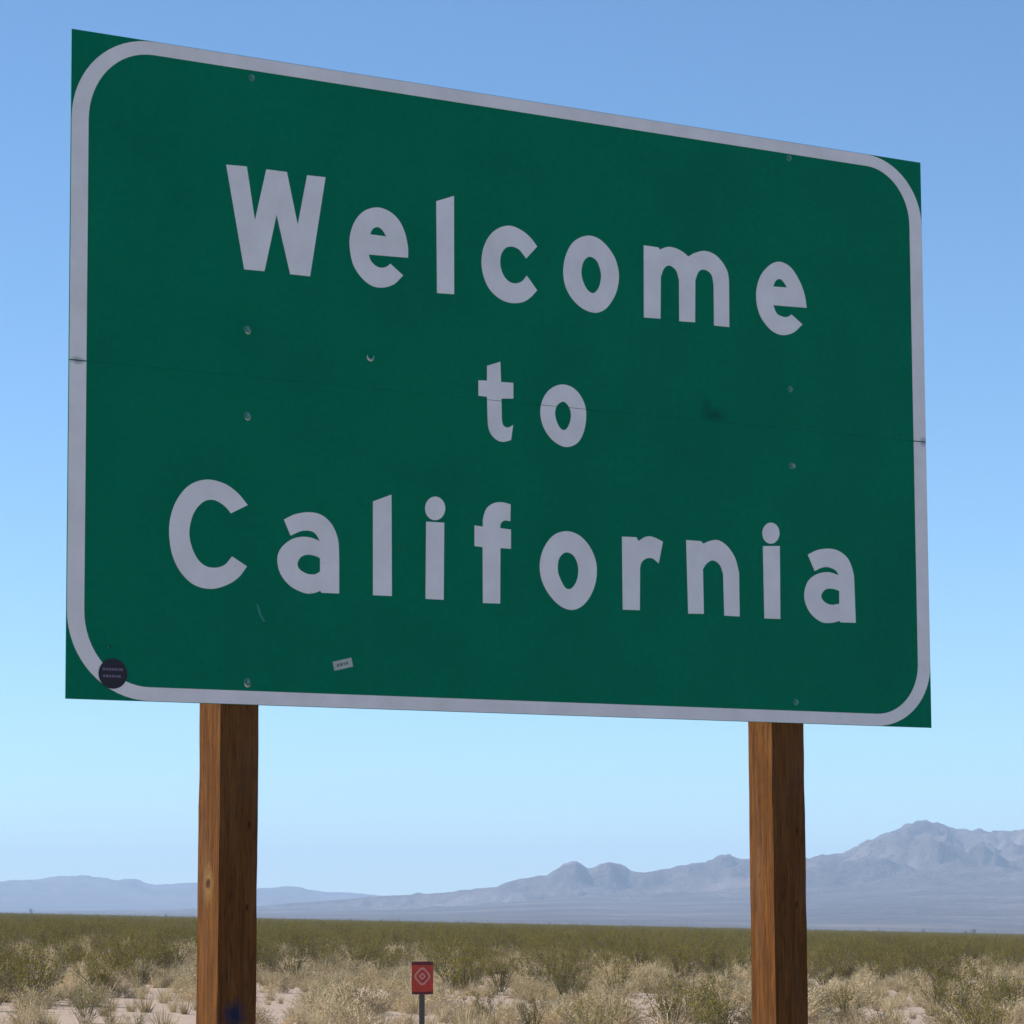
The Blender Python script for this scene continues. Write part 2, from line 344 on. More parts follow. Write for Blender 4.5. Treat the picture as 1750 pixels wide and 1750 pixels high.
def mat_green():
    m = Mat('green_sheeting', 0.5, 0.03)
    a = m.noise(2.2, 5, 0.6)
    base = m.ramp(a, [(0.3, (0.0004, 0.140, 0.076)), (0.7, (0.0006, 0.165, 0.086))])
    st = m.spot((lx(2.63), 0, lz(1.065)), (0.075, 1, 0.030), 0.8)
    base = m.mix(m.math('MULTIPLY', st, 0.5), base, (0.004, 0.03, 0.03))
    st2 = m.spot((lx(2.60), 0, lz(1.03)), (0.03, 1, 0.03), 0.8)
    base = m.mix(m.math('MULTIPLY', st2, 0.4), base, (0.004, 0.03, 0.03))
    # faint vertical streaks of washed dust
    s = m.ramp(m.noise(6, 4, 0.6, vec=m.mapping((3.0, 1, 0.25))), [(0.5, (0, 0, 0)), (0.8, (1, 1, 1))])
    base = m.mix(m.math('MULTIPLY', s, 0.14), base, (0.02, 0.20, 0.13))
    gr_ = m.ramp(m.noise(38, 5, 0.7), [(0.3, (0.92, 0.92, 0.92)), (0.7, (1.08, 1.08, 1.08))])
    base = m.mix(1.0, base, gr_, 'MULTIPLY')
    scr = m.ramp(m.noise(5, 3, 0.7, vec=m.mapping((9, 1, 0.7), (3, 0, 1)), dist=1.5), [(0.70, (0, 0, 0)), (0.76, (1, 1, 1))])
    base = m.mix(m.math('MULTIPLY', scr, 0.20), base, (0.02, 0.22, 0.16))
    m.color(base)
    m.bump(m.noise(0.9, 2), 0.25, 0.02)
    return m.m
def mat_white():
    m = Mat('white_sheeting', 0.5, 0.25)
    a = m.noise(7, 5, 0.65)
    base = m.ramp(a, [(0.25, (0.63, 0.61, 0.61)), (0.7, (0.76, 0.735, 0.735))])
    fl = m.ramp(m.noise(60, 2, 0.6), [(0.70, (0, 0, 0)), (0.78, (1, 1, 1))])
    base = m.mix(m.math('MULTIPLY', fl, 0.35), base, (0.25, 0.25, 0.28))
    sc = m.spot((lx(0.03), 0, lz(SEAM)), (0.032, 1, 0.016), 0.7)
    base = m.mix(m.math('MULTIPLY', sc, 0.6), base, (0.10, 0.10, 0.12))
    sc = m.spot((lx(3.645), 0, lz(SEAM + 0.0)), (0.022, 1, 0.022), 0.7)
    base = m.mix(m.math('MULTIPLY', sc, 0.6), base, (0.12, 0.12, 0.14))
    m.color(base)
    return m.m
def mat_plain(name, col, rough=0.6, metal=0.0, var=0.15, sc=20):
    m = Mat(name, rough)
    m.b.inputs['Metallic'].default_value = metal
    a = m.noise(sc, 4)
    lo = tuple(c * (1 - var) for c in col); hi = tuple(min(1, c * (1 + var)) for c in col)
    m.color(m.ramp(a, [(0.3, lo), (0.7, hi)]))
    return m.m
GREEN = mat_green(); WHITE = mat_white()
ALU = mat_plain('aluminium', (0.5, 0.5, 0.5), 0.4, 0.9)
GREENBOLT = mat_plain('weathered_bolt', (0.06, 0.21, 0.17), 0.45, 0.1)
BRIGHT = mat_plain('bare_metal_and_glint', (0.42, 0.50, 0.48), 0.35, 0.6)  # also colours the glints painted on the bolts
BLACK = mat_plain('dark_vinyl', (0.006, 0.006, 0.014), 0.7)
LILAC = mat_plain('pale_print', (0.12, 0.10, 0.16), 0.6)
PAPER = mat_plain('weathered_paper', (0.36, 0.40, 0.36), 0.8)
INK = mat_plain('faded_ink', (0.10, 0.14, 0.13), 0.8)
TEAL = mat_plain('teal_scuff', (0.006, 0.17, 0.14), 0.5)

def flat_poly(name, loops, y_front, thick, mat, parent, cut=None):
    """loops of (u,v) sign coordinates -> a plate standing y_front..y_front+thick before the sign plane"""
    P = [[Vector((lx(u), lz(v), 0)) for u, v in lp] for lp in loops]
    tris = tessellate_polygon(P)
    flat = [p for lp in P for p in lp]
    bm = bmesh.new()
    fv = [bm.verts.new((p.x, y_front, p.y)) for p in flat]
    bv = [bm.verts.new((p.x, y_front + thick, p.y)) for p in flat]
    for t in tris:
        a, b, c = t
        n = (flat[b] - flat[a]).cross(flat[c] - flat[a]).z
        if abs(n) < 1e-12: continue
        if n < 0: a, b, c = c, b, a
        try: bm.faces.new((fv[a], fv[b], fv[c]))
        except ValueError: pass
    k = 0
    for lp in P:
        nn = len(lp)
        for i in range(nn):
            a, b = k + i, k + (i + 1) % nn
            bm.faces.new((fv[a], fv[b], bv[b], bv[a]))
        k += nn
    if cut is not None:
        g = bmesh.ops.bisect_plane(bm, geom=bm.verts[:] + bm.edges[:] + bm.faces[:], plane_co=(0, 0, lz(cut + 0.0008)), plane_no=(0, 0, 1))
        g = bmesh.ops.bisect_plane(bm, geom=bm.verts[:] + bm.edges[:] + bm.faces[:], plane_co=(0, 0, lz(cut - 0.0008)), plane_no=(0, 0, 1))
        lo, hi = lz(cut + 0.0008), lz(cut - 0.0008)
        dead = [f for f in bm.faces if lo < f.calc_center_median().z < hi]
        bmesh.ops.delete(bm, geom=dead, context='FACES')
    me = bpy.data.meshes.new(name)
    bmesh.ops.recalc_face_normals(bm, faces=bm.faces[:])
    bm.to_mesh(me); bm.free()
    return link_mesh(name, me, parent, [mat])

def curve_loop(pts, n=5):
    """Catmull-Rom through the points; points flagged 1 are corners"""
    N = len(pts); out = []
    for i in range(N):
        p0, p1, p2, p3 = pts[i - 1], pts[i], pts[(i + 1) % N], pts[(i + 2) % N]
        out.append((p1[0], p1[1]))
        if p1[2] and p2[2]: continue
        q0 = p0 if not p1[2] else (2 * p1[0] - p2[0], 2 * p1[1] - p2[1])
        q3 = p3 if not p2[2] else (2 * p2[0] - p1[0], 2 * p2[1] - p1[1])
        for k in range(1, n):
            t = k / n
            out.append(tuple(0.5 * (2 * p1[j] + (p2[j] - q0[j]) * t + (2 * q0[j] - 5 * p1[j] + 4 * p2[j] - q3[j]) * t * t + (3 * p1[j] - q0[j] - 3 * p2[j] + q3[j]) * t ** 3) for j in (0, 1)))
    return out

# two aluminium panels with a joint between them
W, H = SIGN_W, SIGN_H
for (v0, v1, lab) in ((0, SEAM - 0.0003, 'upper green panel of the sign'), (SEAM + 0.0003, H, 'lower green panel of the sign')):
    bm = bmesh.new()
    bmesh.ops.create_cube(bm, size=1)
    for v in bm.verts:
        v.co = Vector((v.co.x * W, v.co.y * 0.0032 + 0.0016, lz((v0 + v1) / 2) + v.co.z * (v1 - v0)))
    me = bpy.data.meshes.new('panel'); bm.to_mesh(me); bm.free()
    tag(link_mesh('panel', me, sign, [GREEN]), lab)
bm = bmesh.new()
bmesh.ops.create_cube(bm, size=1)
for v in bm.verts: v.co = Vector((v.co.x * (W - 0.02), v.co.y * 0.003 + 0.0050, lz(SEAM) + v.co.z * 0.07))
me = bpy.data.meshes.new('joint_strip'); bm.to_mesh(me); bm.free()
link_mesh('joint_strip', me, sign, [GREEN])
# stiffening rails on the back, between the posts
for v in (0.12, 0.93, 1.22, 2.06):
    bm = bmesh.new()
    for (y0, y1, z0, z1) in ((0.0034, 0.0064, -0.03, 0.03), (0.0064, 0.040, -0.0015, 0.0015)):
        for (a, b) in ((0.02, 0.570), (0.719, 2.888), (3.043, 3.64)):
            g = bmesh.ops.create_cube(bm, size=1)
            for q in g['verts']:
                q.co = Vector((lx((a + b) / 2) + q.co.x * (b - a), (y0 + y1) / 2 + q.co.y * (y1 - y0), lz(v) + (z0 + z1) / 2 + q.co.z * (z1 - z0)))
    me = bpy.data.meshes.new('back_rail'); bm.to_mesh(me); bm.free()
    link_mesh('back_rail', me, sign, [ALU])

# border: an upper and a lower piece, meeting at the joint
def arc(cu, cv, ru, rv, a0, a1, n=16):
    return [(cu + ru * math.cos(R(a0 + (a1 - a0) * i / n)), cv - rv * math.sin(R(a0 + (a1 - a0) * i / n))) for i in range(n + 1)]
E0 = 0.0015
BU, BV = 0.063, 0.046
def border(top):
    if top:
        rl, rr, rv1, rv2 = 0.300, 0.272, 0.292, 0.252
        o = [(E0, SEAM - 0.002)] + arc(E0 + rl, E0 + rv1, rl, rv1, 180, 90) + arc(W - E0 - rr, E0 + rv2, rr, rv2, 90, 0) + [(W - E0, SEAM - 0.002)]
        i = [(W - BU, SEAM - 0.002)] + arc(W - E0 - rr, E0 + rv2, rr - BU + E0, rv2 - BV + E0, 0, 90) + arc(E0 + rl, E0 + rv1, rl - BU + E0, rv1 - BV + E0, 90, 180) + [(BU, SEAM - 0.002)]
    else:
        rl, rr, rv1, rv2 = 0.300, 0.270, 0.285, 0.240
        o = [(W - E0, SEAM + 0.002)] + arc(W - E0 - rr, H - E0 - rv2, rr, rv2, 0, -90) + arc(E0 + rl, H - E0 - rv1, rl, rv1, -90, -180) + [(E0, SEAM + 0.002)]
        i = [(BU, SEAM + 0.002)] + arc(E0 + rl, H - E0 - rv1, rl - BU + E0, rv1 - BV + E0, 180, 270) + arc(W - E0 - rr, H - E0 - rv2, rr - BU + E0, rv2 - BV + E0, 270, 360) + [(W - BU, SEAM + 0.002)]
    return flat_poly('border', [o + i], -0.0014, 0.0014, WHITE, sign)
border(True); border(False)

for k, (ch, loops) in enumerate(LETTERS):
    LP = [curve_loop([(a, b, c) for a, b, c in lp]) for lp in loops]
    cut = {7: 1.089, 8: 1.089}.get(k)
    if ch == 'i':
        o = flat_poly('letter', LP[:1], -0.0016, 0.0016, WHITE, sign)
        tag(o, 'white letter i')
        flat_poly('letter_dot', LP[1:], -0.0016, 0.0016, WHITE, o)
    else:
        o = flat_poly('letter', LP, -0.0016, 0.0016, WHITE, sign, cut)
        tag(o, 'white ' + ('capital ' if ch.isupper() else '') + 'letter ' + ch)

# bolts: washer, hexagonal head
def bolt_mesh():
    bm = bmesh.new()
    def disc(n, r0, r1, y0, y1):
        a = [bm.verts.new((r0 * math.cos(2 * math.pi * i / n), y0, r0 * math.sin(2 * math.pi * i / n))) for i in range(n)]
        b = [bm.verts.new((r1 * math.cos(2 * math.pi * i / n), y1, r1 * math.sin(2 * math.pi * i / n))) for i in range(n)]
        for i in range(n): bm.faces.new((a[i], a[(i + 1) % n], b[(i + 1) % n], b[i]))
        bm.faces.new(b)
    disc(20, 0.0125, 0.0115, 0, -0.0025)
    disc(6, 0.0072, 0.0064, -0.0025, -0.009)
    bmesh.ops.recalc_face_normals(bm, faces=bm.faces[:])
    me = bpy.data.meshes.new('bolt'); bm.to_mesh(me); bm.free()
    me.materials.append(GREENBOLT)
    return me
bm_ = bolt_mesh()
for i, (u, v) in enumerate([(0.676, 0.071), (0.661, 0.93), (0.662, 1.22), (0.666, 2.105), (3.004, 0.062), (2.993, 0.939), (2.993, 1.226), (2.998, 2.103)]):
    o = link_mesh('bolt', bm_, sign)
    o.location = (lx(u), -0.0002, lz(v)); o.rotation_euler = (0, random.uniform(0, 3), 0)

# dented spot with a bright lip (and two small dings), then painted bolt glints
def lip(name, u, v, r, a0, a1, mat):
    bm = bmesh.new(); n = 14; ring = []
    for i in range(n + 1):
        a = R(a0 + (a1 - a0) * i / n); w = r * 0.34 * math.sin(math.pi * (i + 0.6) / (n + 1.2))
        ring.append([bm.verts.new(((r + s * w) * math.cos(a), yy, (r + s * w) * math.sin(a))) for s, yy in ((-1, -0.0005), (0, -0.004), (1, -0.0005))])
    for i in range(n):
        for j in (0, 1):
            bm.faces.new((ring[i][j], ring[i][j + 1], ring[i + 1][j + 1], ring[i + 1][j]))
    me = bpy.data.meshes.new(name); bm.to_mesh(me); bm.free()
    o = link_mesh(name, me, sign, [mat]); o.location = (lx(u), 0, lz(v))
    return o
tag(lip('dent_or_glint', 1.148, 0.978, 0.013, 160, 380, BRIGHT), 'small dented spot with a bright bare metal lip')
lip('dent_or_glint', 0.155, 2.009, 0.005, 0, 360, GREENBOLT)
lip('dent_or_glint', 1.265, 1.626, 0.005, 0, 360, GREENBOLT)
lip('dent_or_glint', 0.664, 0.932, 0.011, 200, 380, BRIGHT)  # this and the next three: pale crescents painting the glint on bolt heads
lip('dent_or_glint', 0.664, 1.222, 0.011, 200, 400, BRIGHT)
lip('dent_or_glint', 0.668, 2.108, 0.012, 180, 360, BRIGHT)
lip('dent_or_glint', 2.998, 1.228, 0.011, -60, 70, BRIGHT)

# teal scrape below the capital C
flat_poly('scrape', [[(0.700, 1.845), (0.708, 1.850), (0.722, 1.885), (0.736, 1.902), (0.729, 1.906), (0.712, 1.882)]], -0.0006, 0.0006, TEAL, sign)

# round dark sticker with two lines of faded print on the border corner
n = 40
st = flat_poly('sticker', [[(0.168 + 0.052 * math.cos(2 * math.pi * i / n), 2.096 + 0.0485 * math.sin(2 * math.pi * i / n)) for i in range(n)]], -0.0026, 0.0008, BLACK, sign)
tag(st, 'round black sticker with two lines of faded lilac print')
def dashes(parent, u0, v0, widths, h, mat, y, ang=0.0, gap=0.0028):
    u = 0; ca, sa = math.cos(ang), math.sin(ang)
    for w in widths:
        if w > 0:
            q = [(u, -h / 2), (u + w, -h / 2), (u + w, h / 2), (u, h / 2)]
            flat_poly('print_mark', [[(u0 + a * ca - b * sa, v0 + a * sa + b * ca) for a, b in q]], y, 0.0004, mat, parent)
        u += abs(w) + gap
dashes(st, 0.130, 2.082, [0.010, 0.006, 0.009, 0.007, 0.010, 0.005, 0.009], 0.008, LILAC, -0.0031)
dashes(st, 0.132, 2.104, [0.008, 0.010, 0.006, 0.009, 0.007, 0.010], 0.008, LILAC, -0.0031)
# small pale rectangular sticker, tilted
ang = R(-13); ca, sa = math.cos(ang), math.sin(ang)
q = [(-0.038, -0.0155), (0.038, -0.0155), (0.038, 0.0155), (-0.038, 0.0155)]
q = [(1.037 + a * ca - b * sa, 2.034 + a * sa + b * ca) for a, b in q]
st2 = flat_poly('sticker', [q], -0.0010, 0.0010, PAPER, sign)
tag(st2, 'small tilted pale sticker with faded dark print')
dashes(st2, 1.037 - 0.024 * ca, 2.034 - 0.024 * sa, [0.008, 0.012, 0.005, 0.009], 0.010, INK, -0.0015, ang, 0.0035)

# wooden posts
def mat_wood(name, knot, smear):
    m = Mat(name, 0.9, 0.06)
    g = m.noise(9, 6, 0.65, vec=m.mapping((6, 6, 0.35)), dist=0.6)
    f = m.noise(60, 4, 0.6, vec=m.mapping((6, 6, 0.25)))
    base = m.ramp(g, [(0.28, (0.062, 0.025, 0.008)), (0.5, (0.118, 0.047, 0.013)), (0.72, (0.175, 0.074, 0.020))])
    base = m.mix(m.ramp(f, [(0.30, (1, 1, 1)), (0.46, (0, 0, 0))]), base, (0.035, 0.016, 0.010))
    pale = m.ramp(m.noise(1.6, 3, vec=m.mapping((1, 1, 0.6))), [(0.45, (0, 0, 0)), (0.75, (1, 1, 1))])
    base = m.mix(m.math('MULTIPLY', pale, 0.5), base, (0.16, 0.075, 0.022))
    ck = m.ramp(m.noise(14, 3, 0.5, vec=m.mapping((5, 5, 0.16), (1, 2, 3)), dist=0.3), [(0.485, (0, 0, 0)), (0.5, (1, 1, 1)), (0.515, (0, 0, 0))])
    base = m.mix(m.math('MULTIPLY', ck, 0.65), base, (0.022, 0.011, 0.007))
    gy = m.ramp(m.noise(3.2, 4, 0.6, vec=m.mapping((4, 4, 0.5), (5, 1, 0))), [(0.52, (0, 0, 0)), (0.72, (1, 1, 1))])
    base = m.mix(m.math('MULTIPLY', gy, 0.30), base, (0.13, 0.095, 0.075))
    if knot:
        base = m.mix(m.spot(knot, (0.05, 0.040, 0.075), 0.9), base, (0.20, 0.125, 0.045))
        base = m.mix(m.spot(knot, (0.04, 0.020, 0.020), 0.4), base, (0.06, 0.03, 0.015))
    if smear:
        base = m.mix(m.math('MULTIPLY', m.spot(smear, (0.056, 0.03, 0.060), 0.8), 0.9), base, (0.006, 0.020, 0.055))
    for kz in ((0.035, 0, 1.93), (0.03, 0, 1.66)):
        base = m.mix(m.math('MULTIPLY', m.spot(kz, (0.008, 0.02, 0.016), 0.6), 0.8), base, (0.02, 0.008, 0.006))
    m.color(base)
    m.bump(m.mix(0.5, g, f), 0.6, 0.004)
    return m.m
def post(u0, u1, depth, lean, seed, knot=None, smear=None, wane=None):
    """square timber from below ground to just under the sign's top, front face against the panels"""
    cxm = (u0 + u1) / 2; hw = (u1 - u0) / 2
    zt = lz(0.03); zb = -0.45
    nz = 110; ch = 0.0028
    V = []; F = []
    prof = []
    for (sx, sy) in ((-1, -1), (1, -1), (1, 1), (-1, 1)):
        prof.append((sx, sy))
    for k in range(nz):
        z = zb + (zt - zb) * k / (nz - 1)
        w = []
        for c, (sx, sy) in enumerate(prof):
            e = ch * (0.6 + 0.9 * abs(noise.noise((c * 9.1 + seed, 0, z * 5))) * 2)
            if wane and c == wane[0]:
                e += wane[2] * math.exp(-((z - wane[1]) / 0.10) ** 2)
            jx = 0.0012 * noise.noise((c + seed, 3.3, z * 6)); jy = 0.0012 * noise.noise((c + seed, 7.7, z * 6))
            X0 = sx * hw; Y0 = depth / 2 + sy * depth / 2
            a = (X0 - sx * e, Y0); b = (X0, Y0 - sy * e)
            pair = (a, b) if (sx * sy) < 0 else (b, a)
            w += [(p[0] + jx, p[1] + (jy if k < nz * 0.5 else 0)) for p in pair]
        off = lean * min(0.0, z - lz(H)) * -1
        for (px, py) in w:
            V.append((px - off, py, z))
    n8 = 8
    for k in range(nz - 1):
        for i in range(n8):
            a = k * n8 + i; b = k * n8 + (i + 1) % n8
            F.append((a, b, b + n8, a + n8))
    bm = bmesh.new()
    vv = [bm.verts.new(v) for v in V]
    for f in F: bm.faces.new([vv[i] for i in f])
    bm.faces.new(vv[-8:]); bm.faces.new(vv[:8])
    bmesh.ops.recalc_face_normals(bm, faces=bm.faces[:])
    me = bpy.data.meshes.new('post'); bm.to_mesh(me); bm.free()
    o = link_mesh('post', me, sign, [mat_wood('timber', knot, smear)])
    o.location = (lx(cxm), 0.0068, 0)
    return o
zk = lambda y: 1.6 - (y - 1553) / 5833.75 * 11.25 - bz
tag(post(0.572, 0.717, 0.143, 0.008, 1.0, knot=(-0.069, 0.07, zk(1508)), smear=(-0.02, 0, zk(1728))), 'brown timber post with a pale knot and a blue paint smear')
tag(post(2.890, 3.041, 0.1435, 0.0, 5.0, wane=(0, zk(1345), 0.004)), 'brown timber post with a chipped edge')

# ------------------------------------------------------------------ red marker in the brush
RED = mat_plain('red_paint', (0.46, 0.030, 0.009), 0.5, 0, 0.2, 12)
REDDK = mat_plain('dark_red_paint', (0.09, 0.006, 0.006), 0.5, 0, 0.2, 12)
PINK = mat_plain('faded_white_print', (0.55, 0.22, 0.19), 0.6, 0, 0.15, 40)
GREYM = mat_plain('dull_steel', (0.085, 0.075, 0.062), 0.7, 0.2)
MD = 30.0
mx = (718 - 875) / 5833.75 * MD
mz = float(ground_z(np.array(mx), np.array(MD)))
mk = empty('marker_post', (mx, MD, mz), R(4))
tag(mk, 'small red plate with a pale ring on a thin grey post in the brush', 'marker')
top = 1.6 - (1641 - 1553) / 5833.75 * MD - mz
def boxm(name, x0, x1, y0, y1, z0, z1, mat, parent, bev=0.0):
    bm = bmesh.new()
    bmesh.ops.create_cube(bm, size=1)
    for v in bm.verts: v.co = Vector(((x0 + x1) / 2 + v.co.x * (x1 - x0), (y0 + y1) / 2 + v.co.y * (y1 - y0), (z0 + z1) / 2 + v.co.z * (z1 - z0)))
    if bev: bmesh.ops.bevel(bm, geom=bm.edges[:], offset=bev, segments=2, affect='EDGES')
    me = bpy.data.meshes.new(name); bm.to_mesh(me); bm.free()
    return link_mesh(name, me, parent, [mat])
pl = boxm('plate', -0.090, 0.098, -0.006, 0.006, top - 0.285, top, RED, mk, 0.004)
boxm('post', -0.024, 0.024, 0.0065, 0.035, -0.4, top - 0.04, GREYM, mk, 0.004)
boxm('top_band', -0.088, 0.096, -0.0085, -0.0062, top - 0.030, top - 0.002, REDDK, pl)
boxm('bottom_band', -0.088, 0.096, -0.0085, -0.0062, top - 0.283, top - 0.262, REDDK, pl)
def ring(name, cxr, cz, r0, r1, mat, parent, n=32, sq=1.0):
    bm = bmesh.new(); A = []
    for i in range(n):
        a = 2 * math.pi * i / n
        # slightly lozenge shaped ring
        k = 1 + 0.10 * math.cos(4 * a)
        A.append([bm.verts.new((cxr + r * k * math.cos(a), y, cz + r * k * sq * math.sin(a))) for r, y in ((r0, -0.0062), (r0, -0.0088), (r1, -0.0088), (r1, -0.0062))])
    for i in range(n):
        for j in range(3): bm.faces.new((A[i][j], A[i][j + 1], A[(i + 1) % n][j + 1], A[(i + 1) % n][j]))
    bmesh.ops.recalc_face_normals(bm, faces=bm.faces[:])
    me = bpy.data.meshes.new(name); bm.to_mesh(me); bm.free()
    return link_mesh(name, me, parent, [mat])
ring('ring', 0.004, top - 0.128, 0.048, 0.064, PINK, pl, sq=1.12)
ring('ring', 0.004, top - 0.128, 0.012, 0.026, PINK, pl)
for (a, b) in ((-0.078, -0.014), (0.086, -0.014), (-0.078, -0.271), (0.086, -0.271)):
    ring('rivet', a, top + b, 0.0005, 0.006, GREYM, pl, 12)

# ------------------------------------------------------------------ plants
def mat_leaf(name, dark, light, trans=0.25):
    m = Mat(name, 0.85, 0.05)
    oi = m.n('ShaderNodeObjectInfo')
    a = m.noise(5.0, 3)
    f = m.math('ADD', m.math('MULTIPLY', a, 0.7), m.math('MULTIPLY', oi.outputs['Random'], 0.5))
    col = m.ramp(f, [(0.30, dark), (0.85, light)])
    m.color(col)
    tr = m.n('ShaderNodeBsdfTranslucent'); m.l(col, tr.inputs['Color'])
    mx_ = m.n('ShaderNodeMixShader'); mx_.inputs[0].default_value = trans
    out = [x for x in m.nt.nodes if x.type == 'OUTPUT_MATERIAL'][0]
    m.l(m.b.outputs[0], mx_.inputs[1]); m.l(tr.outputs[0], mx_.inputs[2]); m.l(mx_.outputs[0], out.inputs['Surface'])
    return m.m
LEAF = mat_leaf('creosote_leaf', (0.105, 0.092, 0.012), (0.25, 0.205, 0.032), 0.3)
BARK = mat_plain('grey_bark', (0.13, 0.105, 0.08), 0.9, 0, 0.3)
DRY = mat_leaf('dry_twig', (0.30, 0.21, 0.125), (0.74, 0.57, 0.385), 0.15)
DRYLEAF = mat_leaf('grey_leaf', (0.17, 0.15, 0.055), (0.58, 0.49, 0.28), 0.2)
STRAW = mat_leaf('straw', (0.32, 0.25, 0.14), (0.58, 0.47, 0.28), 0.2)
YGREEN = mat_leaf('yellow_green_leaf', (0.14, 0.15, 0.025), (0.27, 0.26, 0.06), 0.3)
DARKLEAF = mat_leaf('dark_leaf', (0.035, 0.042, 0.016), (0.07, 0.075, 0.03), 0.1)

def unit(v): return v / (np.linalg.norm(v, axis=-1, keepdims=True) + 1e-9)
def leaves(P, size, rg, flat=0.0):
    """a folded pair of triangles (one quad) at every point"""
    n = len(P)
    a = unit(rg.normal(size=(n, 3)))
    b = unit(np.cross(a, rg.normal(size=(n, 3))))
    s = size * rg.uniform(0.6, 1.35, (n, 1))
    V = np.stack([P - a * s, P - b * s * 0.5, P + a * s, P + b * s * 0.5], 1).reshape(-1, 3)
    F = np.arange(4 * n).reshape(n, 4)
    return V, F
def blades(P, D, w, rg):
    """thin tapering quads from P along D"""
    n = len(P)
    side = unit(np.cross(D, rg.normal(size=(n, 3)))) * w * rg.uniform(0.6, 1.4, (n, 1))
    V = np.stack([P - side, P + side, P + D + side * 0.35, P + D - side * 0.35], 1).reshape(-1, 3)
    return V, np.arange(4 * n).reshape(n, 4)

def creosote(seed, h=1.2, nleaf=1900):
    """vase of many stems from one crown, small leaves in clumps toward the tips"""
    rg = np.random.default_rng(seed)
    ns = 22
    Vs, Fs, LP = [], [], []
    off = 0
    for i in range(ns):
        az = rg.uniform(0, 2 * np.pi); tilt = rg.uniform(0.08, 0.85); L = h * rg.uniform(0.7, 1.08) / max(math.cos(tilt * 0.75), 0.6)
        d = np.array([math.cos(az) * math.sin(tilt), math.sin(az) * math.sin(tilt), math.cos(tilt)])
        p = np.array([math.cos(az), math.sin(az), 0]) * rg.uniform(0, 0.12)
        pts = [p]
        for k in range(6):
            d = unit(d + rg.normal(size=3) * 0.13 + np.array([0, 0, 0.05]))
            p = p + d * L / 6
            pts.append(p)
        pts = np.array(pts)
        for k in range(6):
            r0 = 0.013 * (1 - k / 7); r1 = 0.013 * (1 - (k + 1) / 7)
            ax = unit(pts[k + 1] - pts[k]); s = unit(np.cross(ax, [0.3, 0.9, 0.1])); t = np.cross(ax, s)
            for q, r in ((pts[k], r0), (pts[k + 1], r1)):
                for j in range(3):
                    an = 2 * np.pi * j / 3
                    Vs.append(q + (s * math.cos(an) + t * math.sin(an)) * r)
            for j in range(3): Fs.append((off + j, off + (j + 1) % 3, off + 3 + (j + 1) % 3, off + 3 + j))
            off += 6
        # side twigs and leaf clumps
        for c in range(9):
            k = rg.integers(2, 7); tt = rg.uniform()
            base = pts[k] * tt + pts[k - 1] * (1 - tt)
            tw = unit(rg.normal(size=3) + np.array([0, 0, 0.5]) + d * 0.5) * rg.uniform(0.10, 0.26) * h
            LP.append((base, tw))
            wv = unit(np.cross(tw, [0.2, 0.1, 1])) * 0.004
            for q in (base - wv, base + wv, base + tw + wv * 0.3, base + tw - wv * 0.3): Vs.append(q)
            Fs.append((off, off + 1, off + 2, off + 3)); off += 4
    per = nleaf // len(LP)
    P = []
    for b, tw in LP:
        t = rg.uniform(0.15, 1.1, (per, 1))
        P.append(b + tw * t + rg.normal(size=(per, 3)) * 0.035 * h)
    P = np.concatenate(P)
    P = P[P[:, 2] > 0.06]
    LV, LF = leaves(P, 0.021, rg)
    st = mesh_np('stems', np.array(Vs), np.array(Fs)); st.materials.append(BARK)
    lf = mesh_np('foliage', LV, LF)
    return st, lf

def bursage(seed, r=0.42, h=0.42):
    """low dome of dry twigs with sparse greyish leaves"""
    rg = np.random.default_rng(seed + 50)
    n = 420
    az = rg.uniform(0, 2 * np.pi, n); el = np.arcsin(rg.uniform(0.05, 1, n))
    D = np.stack([np.cos(az) * np.cos(el) * r, np.sin(az) * np.cos(el) * r, np.sin(el) * h], 1)
    lump = 1 + 0.22 * np.sin(az * 3 + seed) + 0.15 * np.sin(az * 5 + seed * 2.3)
    D = D * lump[:, None] * rg.uniform(0.75, 1.08, (n, 1))
    f = rg.uniform(0.35, 0.75, (n, 1))
    P = D * f + rg.normal(size=(n, 3)) * 0.02
    T = D * (1 - f) + rg.normal(size=(n, 3)) * 0.06
    V, F = blades(P, T, 0.0038, rg)
    tw = mesh_np('stems', V, F); tw.materials.append(DRY)
    m_ = 1700
    idx = rg.integers(0, n, m_)
    Q = P[idx] + T[idx] * rg.uniform(0.5, 1.02, (m_, 1)) + rg.normal(size=(m_, 3)) * 0.02
    Q = Q[Q[:, 2] > 0.02]
    LV, LF = leaves(Q, 0.0145, rg)
    lf = mesh_np('foliage', LV, LF)
    return tw, lf

def tuft(seed):
    rg = np.random.default_rng(seed + 500)
    n = 90
    az = rg.uniform(0, 2 * np.pi, n); t = rg.uniform(0.05, 0.7, n)
    D = np.stack([np.cos(az) * np.sin(t), np.sin(az) * np.sin(t), np.cos(t)], 1) * rg.uniform(0.12, 0.34, (n, 1))
    P = np.stack([np.cos(az), np.sin(az), az * 0], 1) * rg.uniform(0, 0.07, (n, 1))
    V, F = blades(P, D, 0.0035, rg)
    me = mesh_np('dry_grass', V, F); me.materials.append(STRAW)
    return me

CREO = [creosote(s) for s in range(6)]
for s, l in CREO: l.materials.append(LEAF)
BURS = [bursage(s) for s in range(6)]
for i, (s, l) in enumerate(BURS): l.materials.append(DRYLEAF)

def gz(x, y): return float(ground_z(np.array(x, float), np.array(y, float)))
def plant(name, variant, x, y, scale, rz, label, cat, group=None, sz=1.0):
    o = empty(name, (x, y, gz(x, y) - 0.02), rz)
    o.scale = (scale, scale, scale * sz)
    tag(o, label, cat, group)
    for nm, me in zip(('stems', 'foliage'), variant):
        c = bpy.data.objects.new(nm, me); C.objects.link(c); c.parent = o
    return o

